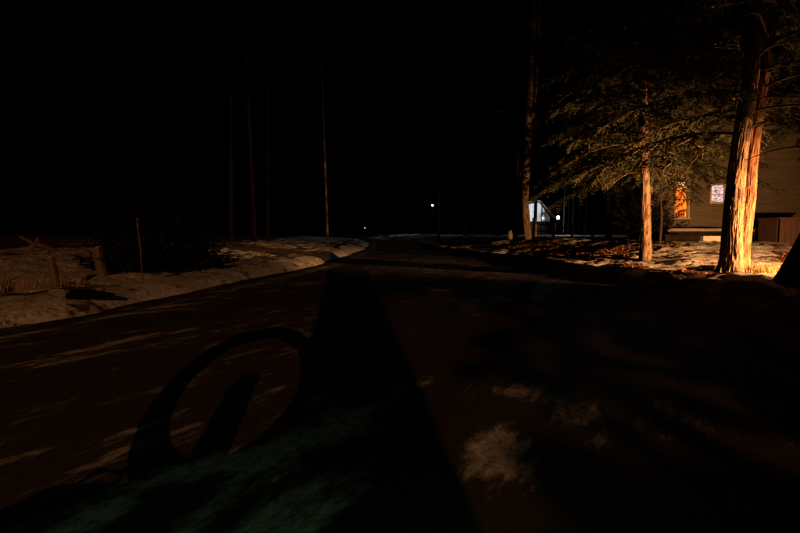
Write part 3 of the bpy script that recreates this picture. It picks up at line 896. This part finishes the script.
def window(w, label, panemat, mull):
    cx = (w[0] + w[1]) / 2; cz = (w[2] + w[3]) / 2; ww = w[1] - w[0]; hh = w[3] - w[2]
    fr = MB(); t = .05
    fr.box((w[0] - t / 2 + .006, HY - .025, cz), (t, .06, hh + 2 * t), bev=.004)
    fr.box((w[1] + t / 2 - .006, HY - .025, cz), (t, .06, hh + 2 * t), bev=.004)
    fr.box((cx, HY - .027, w[3] + t / 2 - .006), (ww - .012, .06, t), bev=.004)
    f_ = fr.build("window", M['trim'], hs, label=label)
    MB().box((cx, HY - .035, w[2] - t / 2 + .004), (ww + .16, .11, .045), bev=.005).build("sill", M['trim'], f_)
    m = MB(); m.box((cx, HY + .12, cz), (ww, .012, hh)); m.build("pane", panemat, f_)
    m = MB()
    for (a, b, c_, d_) in mull: m.box((w[0] + ww * (a + b) / 2, HY + .03, w[2] + hh * (c_ + d_) / 2), (ww * (b - a), .03, hh * (d_ - c_)))
    m.build("sash", M['trim'], f_)
    return f_
f1 = window(W1, "tall orange glowing window half hidden by boughs", M['glow'], [(0, 1, .49, .53), (.0, .05, 0, .485), (.95, 1, 0, .485), (0, 1, 0, .035), (0, .05, .535, 1), (.95, 1, .535, 1)])
f2 = window(W2, "small window with a bright white blind", M['glow_white'], [(0, .05, 0, 1), (.95, 1, 0, 1), (.06, .94, 0, .06), (.06, .94, .46, .5)])
# lampshade seen at the top of the tall window, small things on its inner sill
cx = (W1[0] + W1[1]) / 2
MB().lathe((cx, HY + .07, W1[3] - .14), [(.16, 0), (.14, .05), (.1, .11)], 16).build("lamp_shade", M['shade'], f1, True)
for q, (dx, hh_) in enumerate([(-.14, .17), (-.06, .22), (.05, .14), (.13, .19)]):
    MB().lathe((cx + dx, HY + .055, W1[2] + .05), [(.022, 0), (.028, hh_ * .4), (.02, hh_ * .7), (.01, hh_)], 8).build("bottle", M['darkroom'], f1, True)

# snow-covered deck in front
dk = thing("porch_deck", "low snow-topped wooden deck along the front of the house", "deck")
DX0, DX1 = at(667, 0, 17.2).x, 18.0; DZ = .93
for q in range(18):
    MB().box(((DX0 + DX1) / 2, 17.25 + q * .15, DZ), (DX1 - DX0 - .02 * (q % 2), .14, .035), bev=.004).build("deck_board", M['deckwood'], dk)
MB().box(((DX0 + DX1) / 2, 17.16, DZ - .10), (DX1 - DX0, .035, .18), bev=.004).build("rim_joist", M['bark_black'], dk)
for q in range(6):
    xx = DX0 + .1 + q * (DX1 - DX0 - .2) / 5
    MB().box((xx, 17.3, gz(xx, 17.3) + .0), (.1, .1, 2 * (DZ - .03 - gz(xx, 17.3))), bev=.006).build("leg", M['deckwood'], dk)
nxs, nys = 90, 18; v = []; f = []
for b in range(nys + 1):
    for a in range(nxs + 1):
        x = DX0 + .05 + (DX1 - DX0 - .1) * a / nxs; y = 17.2 + 2.72 * b / nys
        edge = min(1, a / 2, b / 1.5, (nxs - a) / 2, (nys - b) / 1.5)
        v.append((x, y, DZ + .018 + edge * (.035 + .07 * float(fbm(np.array([x * 1.4]), np.array([y * 1.4]), 7)[0]))))
for b in range(nys):
    for a in range(nxs): q = b * (nxs + 1) + a; f.append((q, q + 1, q + nxs + 2, q + nxs + 1))
obj("snow_cover", mesh("snow_cover", v, f, M['snow'], True), None, kind="stuff")

stp = thing("porch_steps", "two pale concrete steps at the foot of the snowy deck", "steps")
a = at(703, 236, 16.6); b = at(721.5, 243, 16.6)
MB().box(((a.x + b.x) / 2, 16.85, (a.z + b.z) / 2 - .03), (b.x - a.x, .5, a.z - b.z + .06), bev=.012).build("step", M['concrete'], stp)
a = at(695, 243.5, 16.2); b = at(706, 248, 16.2)
MB().box(((a.x + b.x) / 2, 16.4, (a.z + b.z) / 2 - .03), (b.x - a.x, .38, a.z - b.z + .06), bev=.012).build("step", M['concrete'], stp)

bn = thing("storage_bin", "reddish brown slatted wooden bin on the ground at the right end of the deck", "bin")
a = at(778.5, 219, 16.0); BX0 = a.x; BX1 = BX0 + 1.5; BZ1 = a.z; BZ0 = gz(BX0, 16) - .1
for q in range(9):
    w_ = (BX1 - BX0) / 9
    MB().box((BX0 + w_ * (q + .5), 16.0, (BZ0 + BZ1) / 2), (w_ - .008, .025, BZ1 - BZ0), bev=.003).build("plank", M['redwood'], bn)
for q in range(5):
    MB().box((BX0 - .014, 16.06 + .17 * (q + .5), (BZ0 + BZ1) / 2), (.025, .162, BZ1 - BZ0), bev=.003).build("plank", M['redwood'], bn)
MB().box(((BX0 + BX1) / 2, 16.45, BZ1 + .025), (BX1 - BX0 + .12, 1.02, .045), bev=.008).build("lid", M['redwood'], bn)
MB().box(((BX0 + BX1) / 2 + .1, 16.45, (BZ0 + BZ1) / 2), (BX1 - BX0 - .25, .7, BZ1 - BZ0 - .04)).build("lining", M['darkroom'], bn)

# dark log stack under the deck's left end
lp = thing("log", "long dark log lying on the snow before the deck, left of the pale steps", "log")
a = at(664, 241, 15.9); b = at(697, 245, 15.9)
P = smooth_path([(a.x, 15.95, gz(a.x, 15.95) + .12), ((a.x + b.x) / 2, 15.9, gz((a.x + b.x) / 2, 15.9) + .13), (b.x, 15.85, gz(b.x, 15.85) + .11)], 20)
V_, F_ = tube_np(P, np.linspace(.13, .11, 20), 18, lambda th, P: 1 + .1 * (fbm(np.cos(th)[None] * 3 + P[:, :1] * 2, np.sin(th)[None] * 3 + 0 * P[:, :1]) - .5))
obj("bark", np_mesh("bark", V_, F_, M['bark_black'], True), lp)
for e in (0, -1):
    q = P[e]; MB().tube([(q[0] - (.004 if e == 0 else -.004), q[1], q[2]), (q[0] + (.02 if e == 0 else -.02), q[1], q[2])], .11, 16).build("cut_end", M['bark_black'], lp)

# ------------------------------------------------------------------ fence beside the centre tree
fn = thing("rail_fence", "rough split rail fence beside the tall bare-stemmed tree", "fence")
fp = [(534, 218, 26.0, 4.2), (553, 223, 27.5, 3.2), (572, 225, 29, 3.0), (592, 226, 30.5, 3.0)]
pts = []
for (px, pt, Y, w) in fp:
    x = (px - 400) / 533.3 * Y; g = gz(x, Y); top = at(px, pt, Y).z; ww = w / 533.3 * Y
    pts.append((x, Y, g, top))
    vv = MB(); vv.tube([(x, Y, g - .2), (x + .01, Y, (g + top) / 2), (x, Y, top)], [ww * .52, ww * .5, ww * .47], 9)
    vv.build("post", M['wood_cut'], fn)
for a, b in zip(pts[:-1], pts[1:]):
    for fr_ in (.35, .72):
        MB().tube([(a[0] + .02, a[1], a[2] + (a[3] - a[2]) * fr_), ((a[0] + b[0]) / 2, (a[1] + b[1]) / 2, (a[2] + b[2]) / 2 + (a[3] - a[2]) * fr_ - .03), (b[0], b[1], b[2] + (b[3] - b[2]) * fr_)], [.04, .045, .04], 7).build("rail", M['bark_dark'], fn)

# pale round boulder left of the centre tree
bb = MB(); c = at(511.5, 236, 25); g = gz(c.x, 25)
prof = [(.02, -.05), (.14, .0), (.19, .12), (.19, .3), (.16, .42), (.1, .48), (.02, .5)]
bb.lathe((c.x, 25, g - .04), prof, 16)
bb.v = [(x + .02 * math.sin(9 * z + x * 7), y, z + .015 * math.sin(x * 20)) for x, y, z in bb.v]
bo = bb.build("boulder", mat("lichen_stone", (.28, .3, .22), .9, 9, (14, .8, .02), (.16, .17, .13)), smooth=True, label="upright rounded grey-green stone just left of the tall bare-stemmed tree", category="boulder")

# ------------------------------------------------------------------ far white house and its lamp
wh = thing("house", "distant white house with one sloping gable, brightly lit by a white lamp", "house")
WY = 51.6
xa = at(527, 0, WY).x; xp = at(538.5, 0, WY).x; xb = at(549.5, 0, WY).x
zb = gz(xp, WY) - .2; zp = at(0, 203, WY).z; ze = at(0, 217.5, WY).z; zc = at(0, 204.5, WY).z; zf = at(0, 221.5, WY).z
nb = int((xb - xa) / .22)
for q in range(nb):
    x0 = xa + (xb - xa) * q / nb; x1 = xa + (xb - xa) * (q + 1) / nb - .02
    def tz(x): return zp - (zp - ze) * max(0, (x - xp)) / (xb - xp) - (zp - zc) * max(0, (xp - x)) / (xp - xa)
    MB().add([(x0, WY, zb), (x1, WY, zb), (x1, WY, tz(x1)), (x0, WY, tz(x0)), (x0, WY + .05, zb), (x1, WY + .05, zb), (x1, WY + .05, tz(x1)), (x0, WY + .05, tz(x0))],
             [(0, 1, 2, 3), (5, 4, 7, 6), (4, 0, 3, 7), (1, 5, 6, 2), (3, 2, 6, 7)]).build("plank", M['whitewall'], wh)
MB().add([(xa, WY + .08, zb), (xb, WY + .08, zb), (xb, WY + 1.6, zb), (xa, WY + 1.6, zb), (xa, WY + .08, zc), (xb, WY + .08, ze), (xb, WY + 1.6, ze), (xa, WY + 1.6, zc), (xp, WY + .08, zp), (xp, WY + 1.6, zp)],
         [(0, 1, 5, 8, 4), (3, 7, 9, 6, 2), (0, 4, 7, 3), (1, 2, 6, 5), (0, 3, 2, 1)]).build("wall", M['whitewall'], wh)
MB().add([(xa - .3, WY - .3, zc + .05), (xp, WY - .3, zp + .08), (xb + .35, WY - .3, ze - .1), (xb + .35, WY + 1.8, ze - .1), (xp, WY + 1.8, zp + .08), (xa - .3, WY + 1.8, zc + .05),
          (xa - .3, WY - .3, zc + .2), (xp, WY - .3, zp + .24), (xb + .35, WY - .3, ze + .06), (xb + .35, WY + 1.8, ze + .06), (xp, WY + 1.8, zp + .24), (xa - .3, WY + 1.8, zc + .2)],
         [(0, 5, 4, 1), (1, 4, 3, 2), (6, 7, 10, 11), (7, 8, 9, 10), (0, 1, 7, 6), (1, 2, 8, 7), (2, 3, 9, 8), (0, 6, 11, 5), (5, 11, 10, 4), (4, 10, 9, 3)]).build("roof", M['shingle'], wh)
MB().box(((xa + xb) / 2, WY - .12, (zb + zf) / 2), (xb - xa + .1, .2, zf - zb)).build('foundation', M['bark_black'], wh)  # added black box that blanks out the lower wall
wx0, wx1 = at(541.5, 0, WY).x, at(545, 0, WY).x; wz0, wz1 = at(0, 219.5, WY).z, at(0, 213, WY).z
fr = MB(); fr.box(((wx0 + wx1) / 2, WY - .03, (wz0 + wz1) / 2), (wx1 - wx0 + .12, .06, wz1 - wz0 + .12), bev=.01)
wf = fr.build("window", M['trim'], wh)
MB().box(((wx0 + wx1) / 2, WY - .065, (wz0 + wz1) / 2), (wx1 - wx0, .01, wz1 - wz0)).build("pane", mat("dim_glass", (.05, .07, .08), .15, 3, None, (.12, .2, .2)), wf)

def lamp_globe(name, label, p, pole_x, h_g, color, strength, rad, power, lradius=.1):
    t = thing(name, label, "lamp")
    MB().tube([(p.x, p.y + .7, h_g - .1), (p.x, p.y + .7, p.z - rad - .3), (p.x, p.y + .45, p.z - rad - .15), (p.x, p.y, p.z - rad - .05)], [.035, .03, .02, .02], 12).build("pole", M['black'], t, True)
    MB().lathe((p.x, p.y, p.z - rad - .07), [(.03, 0), (rad * .9, .03), (rad * .9, .06)], 16).build("collar", M['black'], t, True)
    m = mat(name + "_glass", (.8, .8, .8), .4, emit=(color, strength))
    MB().lathe((p.x, p.y, p.z), [(rad * math.sin(math.pi * k / 10) + .002, -rad * math.cos(math.pi * k / 10)) for k in range(11)], 16).build("globe", m, t, True)
    light(name + "_light", 'POINT', (p.x, p.y - rad - lradius - .06, p.z), power, color, lradius, t)
    return t
pw = at(557.5, 217.5, 49)
lamp_globe("garden_lamp", "bright white lamp shining right of the distant white house", pw, 0, gz(pw.x, 49), (.85, .95, 1.0), 3.0, .14, P_WHITE)

def street_lamp(label, pole, head, color, power, strength, lradius=.12):
    t = thing("street_lamp", label, "street lamp", group=None)
    g = gz(pole[0], pole[1])
    dx = head.x - pole[0]; dy = head.y - pole[1]
    MB().tube([(pole[0], pole[1], g - .2), (pole[0], pole[1], g + 2), (pole[0], pole[1], head.z + .15)], [.11, .09, .07], 14).build("pole", M['bark_dark'], t, True)
    MB().tube([(pole[0], pole[1], head.z + .1), (pole[0] + dx * .3, pole[1] + dy * .3, head.z + .42), (pole[0] + dx * .7, pole[1] + dy * .7, head.z + .42), (head.x, head.y, head.z + .27)], [.04, .035, .035, .03], 10).build("arm", M['bark_dark'], t, True)
    MB().lathe((head.x, head.y, head.z + .12), [(.40, -.312), (.39, -.26), (.28, -.08), (.16, .06), (.05, .18)], 24).build("hood", M['black'], t, True)
    m = mat("street_lamp_lens", (.8, .7, .5), .4, emit=(color, strength))
    MB().lathe((head.x, head.y, head.z + .02), [(.06, -.03), (.12, 0), (.15, .05), (.16, .07)], 18).build("lens", m, t, True)
    light("street_lamp_light", 'POINT', (head.x, head.y, head.z - .20), power, color, lradius, t)
    return t
pf = at(432.3, 205.5, 70)
lamp_globe("street_lamp", "small distant street lamp glowing above the dark end of the road", pf, 0, gz(pf.x, 70), (1.0, .84, .68), .09, .13, P_FAR)
street_lamp("sodium street lamp on a curved arm behind the viewpoint", (5.4, -16.5), LAMP, C_STREET, P_STREET, 3.0, .05)
pd = at(365, 228, 60)
lamp_globe("garden_lamp", "tiny yellow lamp far beyond the bend of the left snow bank", pd, 0, gz(pd.x, 60), (1.0, .7, .4), .03, .06, .3, .05)

# ------------------------------------------------------------------ yard floodlight beyond the right edge
yf = thing("floodlight", "low warm yard floodlight on a short stand right of the twin tree", "floodlight")
tgt = Vector((6.3, 10.2, .6))
dirv = (tgt - YARD).normalized()
g = gz(YARD.x, YARD.y)
q = dirv.to_track_quat('Y', 'Z').to_matrix()
bx = YARD - dirv * .12
MB().box(bx, (.34, .14, .26), q, .02).build("housing", M['metal'], yf)
MB().box(YARD - dirv * .044, (.30, .008, .22), q).build("lens", mat("flood_lens", (.8, .7, .5), .3, emit=(C_YARD, 4.0)), yf)
MB().tube([(bx.x, bx.y, g - .1), (bx.x, bx.y, bx.z - .14)], .022, 10).build("stand", M['metal'], yf, True)
MB().box((bx.x, bx.y, g + .02), (.34, .34, .03), bev=.008).build("base", M['metal'], yf)
vis = MB()
vis.box(YARD + dirv * .10 + Vector((0, 0, .105)), (.36, .30, .012), q)
vis.build("visor", M['metal'], yf)  # added shield, keeps the beam off the upper boughs
side_v = Vector((-dirv.y, dirv.x, 0)).normalized()
MB().box(YARD + dirv * .15 + side_v * .175 + Vector((0, 0, -.02)), (.010, .40, .28), q).build("side_flap", M['metal'], yf)  # added plate, keeps the beam off the road and left bank
light("floodlight_light", 'SPOT', YARD + dirv * .02, P_YARD, C_YARD, .05, yf, tgt, R(145), 1.0)

# ------------------------------------------------------------------ behind the viewpoint: an upturned fat-tyred bicycle with an added lamp, bags and shade trees
WC = Vector((-.48, -.10, .895))        # front wheel centre
bk = thing("bicycle", "upturned fat-tyred bicycle resting on saddle and handlebar behind the viewpoint", "bicycle")
def wheel(name, c, rz):
    Mx = Matrix.Translation(c) @ Matrix.Rotation(rz, 4, 'Z')
    w = obj(name, None, bk) if False else None
    ty = MB().torus((0, 0, 0), .325, .05, n=64, m=14); ty.v = [tuple(Mx @ Vector(p)) for p in ty.v]
    o = ty.build("tyre", M['black'], bk, True)
    rm = MB().torus((0, 0, 0), .283, .012, n=48, m=8); rm.v = [tuple(Mx @ Vector(p)) for p in rm.v]; rm.build("rim", M['metal'], o, True)
    sp_ = MB()
    for k in range(28):
        a = 2 * math.pi * k / 28; s = .03 * (1 if k % 2 else -1)
        sp_.tube([(.02 * math.cos(a + 1), s, .02 * math.sin(a + 1)), (.28 * math.cos(a), 0, .28 * math.sin(a))], .001, 4)
    sp_.v = [tuple(Mx @ Vector(p)) for p in sp_.v]; sp_.build("spokes", M['metal'], o, kind="stuff")
    hb = MB().tube([(0, -.06, 0), (0, .06, 0)], .024, 12); hb.v = [tuple(Mx @ Vector(p)) for p in hb.v]; hb.build("hub", M['metal'], o, True)
wheel("wheel", WC, R(4))
rear = Vector((.17, -.93, .86)); u_ = (rear - WC); u_.z = 0; u_.normalize()
wheel("wheel", rear, math.atan2(u_.y, u_.x))
crown = Vector((WC.x + .03, WC.y - .01, .46)); head_b = crown + Vector((.03, -.04, -.14))
MB().tube([WC + Vector((0, .085, 0)), WC + Vector((0.01, .088, -.2)), crown + Vector((0, .07, .0))], [.050, .052, .055], 12).build("fork_leg", M['black'], bk, True)
MB().tube([WC + Vector((0, -.085, 0)), WC + Vector((0.01, -.088, -.2)), crown + Vector((0, -.07, .0))], [.050, .052, .055], 12).build("fork_leg", M['black'], bk, True)
MB().box(crown, (.09, .22, .07), bev=.015).build("fork_crown", M['black'], bk)
bb_ = WC + u_ * .62; bb_.z = .80; seat_t = WC + u_ * .80; seat_t.z = .22
MB().tube([crown - Vector((0, 0, .02)), head_b], .03, 12).build("head_tube", M['paint'], bk, True)
MB().tube([crown, bb_], .028, 12).build("down_tube", M['paint'], bk, True)
MB().tube([head_b, seat_t + Vector((0, 0, .1))], .024, 12).build("top_tube", M['paint'], bk, True)
MB().box((WC + u_ * .44) + Vector((0, 0, -.42)), (.50, .11, .40), Matrix.Rotation(math.atan2(u_.y, u_.x), 3, 'Z'), .03).build("frame_bag", M['black'], bk)  # unseen bag added to fill the dark area beside the wheel shadow
MB().tube([bb_, seat_t], .022, 12).build("seat_tube", M['paint'], bk, True)
MB().tube([bb_, rear + Vector((.05, .03, 0))], .016, 10).build("chain_stay", M['paint'], bk, True)
MB().tube([rear + Vector((.05, .03, 0)), seat_t + Vector((0, 0, .12))], .014, 10).build("seat_stay", M['paint'], bk, True)
MB().box(seat_t + Vector((0, 0, -.11)), (.15, .27, .06), Matrix.Rotation(math.atan2(u_.y, u_.x) - R(90), 3, 'Z'), .03).build("saddle", M['black'], bk)
MB().tube([seat_t, seat_t + Vector((0, 0, -.09))], .014, 8).build("seat_post", M['metal'], bk, True)
hbz = .045
MB().tube([head_b, (head_b.x, head_b.y, hbz)], .02, 10).build("stem", M['metal'], bk, True)
MB().tube([(head_b.x - .33, head_b.y - .03, hbz), (head_b.x - .1, head_b.y, hbz), (head_b.x + .1, head_b.y, hbz), (head_b.x + .33, head_b.y - .03, hbz)], .016, 10).build("handlebar", M['black'], bk, True)
# small lamp added near the fork to tint the snow green
gl = crown + Vector((.10, .15, .04))
MB().tube([crown + Vector((.03, .1, .02)), gl], .008, 8).build("lamp_bracket", M['metal'], bk)
MB().box(gl - Vector((0, .02, 0)), (.05, .05, .035), bev=.008).build("lamp_body", M['black'], bk)
MB().box(gl + Vector((0, .008, 0)), (.03, .006, .02)).build("lamp_lens", mat("green_led", (.2, .8, .4), .3, emit=((.25, 1, .45), .5)), bk)
light("bicycle_lamp_light", 'SPOT', gl + Vector((0, .02, .0)), P_GREEN_FILL, (.62, 1.0, .50), .02, bk, (.0, 2.6, 0), R(110), .8)

pk = thing("backpack", "tall dark rolled-top backpack standing on the road behind the upturned bicycle", "backpack")
bpk = MB(); vv = []; ff = []; ns = 24
for k, (z, sx, sy) in enumerate([(0, .20, .10), (.03, .27, .15), (.15, .30, .17), (.35, .31, .17), (.5, .30, .15), (.60, .26, .11), (.66, .16, .06)]):
    for q in range(ns):
        a = 2 * math.pi * q / ns; ca, sa = math.cos(a), math.sin(a)
        vv.append((-.72 + sx * abs(ca) ** .6 * (1 if ca > 0 else -1), -.42 + sy * abs(sa) ** .7 * (1 if sa > 0 else -1), z * .97 + .008))
for k in range(6):
    for q in range(ns): ff.append((k * ns + q, k * ns + (q + 1) % ns, (k + 1) * ns + (q + 1) % ns, (k + 1) * ns + q))
ff += [tuple(range(ns))[::-1], tuple(range(6 * ns, 7 * ns))]
bpk.add(vv, ff).build("body", M['black'], pk, True)  # unseen pack, added only for its shadow on the near road
MB().box((-.72, -.24, .22), (.36, .07, .26), bev=.025).build("front_pocket", M['black'], pk)
for s_ in (-.12, .12):
    MB().tube([(-.72 + s_, -.56, .55), (-.72 + s_ * 1.1, -.63, .4), (-.72 + s_ * 1.1, -.62, .2), (-.72 + s_, -.56, .08)], .018, 8).build("shoulder_strap", M['black'], pk, True)
MB().tube([(-.80, -.42, .63), (-.77, -.42, .69), (-.68, -.42, .69), (-.65, -.42, .63)], .010, 8).build("grab_handle", M['black'], pk, True)

# unseen trunk and low-crowned evergreens added to shade the right side of the road
bt = thing("pine_tree", "thick-trunked pine standing on the verge behind the viewpoint", "tree")
meB, PB, _ = trunk_mesh([(.42, -3.2, -.1), (.41, -3.2, 2.5), (.39, -3.2, 5), (.37, -3.2, 8)], .25, .16, 48, 90, .12, .4, 6, M['bark_dark'], 8)
obj("trunk", meB, bt)  # this trunk's shadow stands in for that of a rider
for k in range(16):
    branch(bt, limb_path(pos_on(PB, 2.6 + .3 * k), -.6 + (k * .41) % 1.9, 1.7, .2, .2, seed=600 + k), .03, .006, M['bark_dark'])
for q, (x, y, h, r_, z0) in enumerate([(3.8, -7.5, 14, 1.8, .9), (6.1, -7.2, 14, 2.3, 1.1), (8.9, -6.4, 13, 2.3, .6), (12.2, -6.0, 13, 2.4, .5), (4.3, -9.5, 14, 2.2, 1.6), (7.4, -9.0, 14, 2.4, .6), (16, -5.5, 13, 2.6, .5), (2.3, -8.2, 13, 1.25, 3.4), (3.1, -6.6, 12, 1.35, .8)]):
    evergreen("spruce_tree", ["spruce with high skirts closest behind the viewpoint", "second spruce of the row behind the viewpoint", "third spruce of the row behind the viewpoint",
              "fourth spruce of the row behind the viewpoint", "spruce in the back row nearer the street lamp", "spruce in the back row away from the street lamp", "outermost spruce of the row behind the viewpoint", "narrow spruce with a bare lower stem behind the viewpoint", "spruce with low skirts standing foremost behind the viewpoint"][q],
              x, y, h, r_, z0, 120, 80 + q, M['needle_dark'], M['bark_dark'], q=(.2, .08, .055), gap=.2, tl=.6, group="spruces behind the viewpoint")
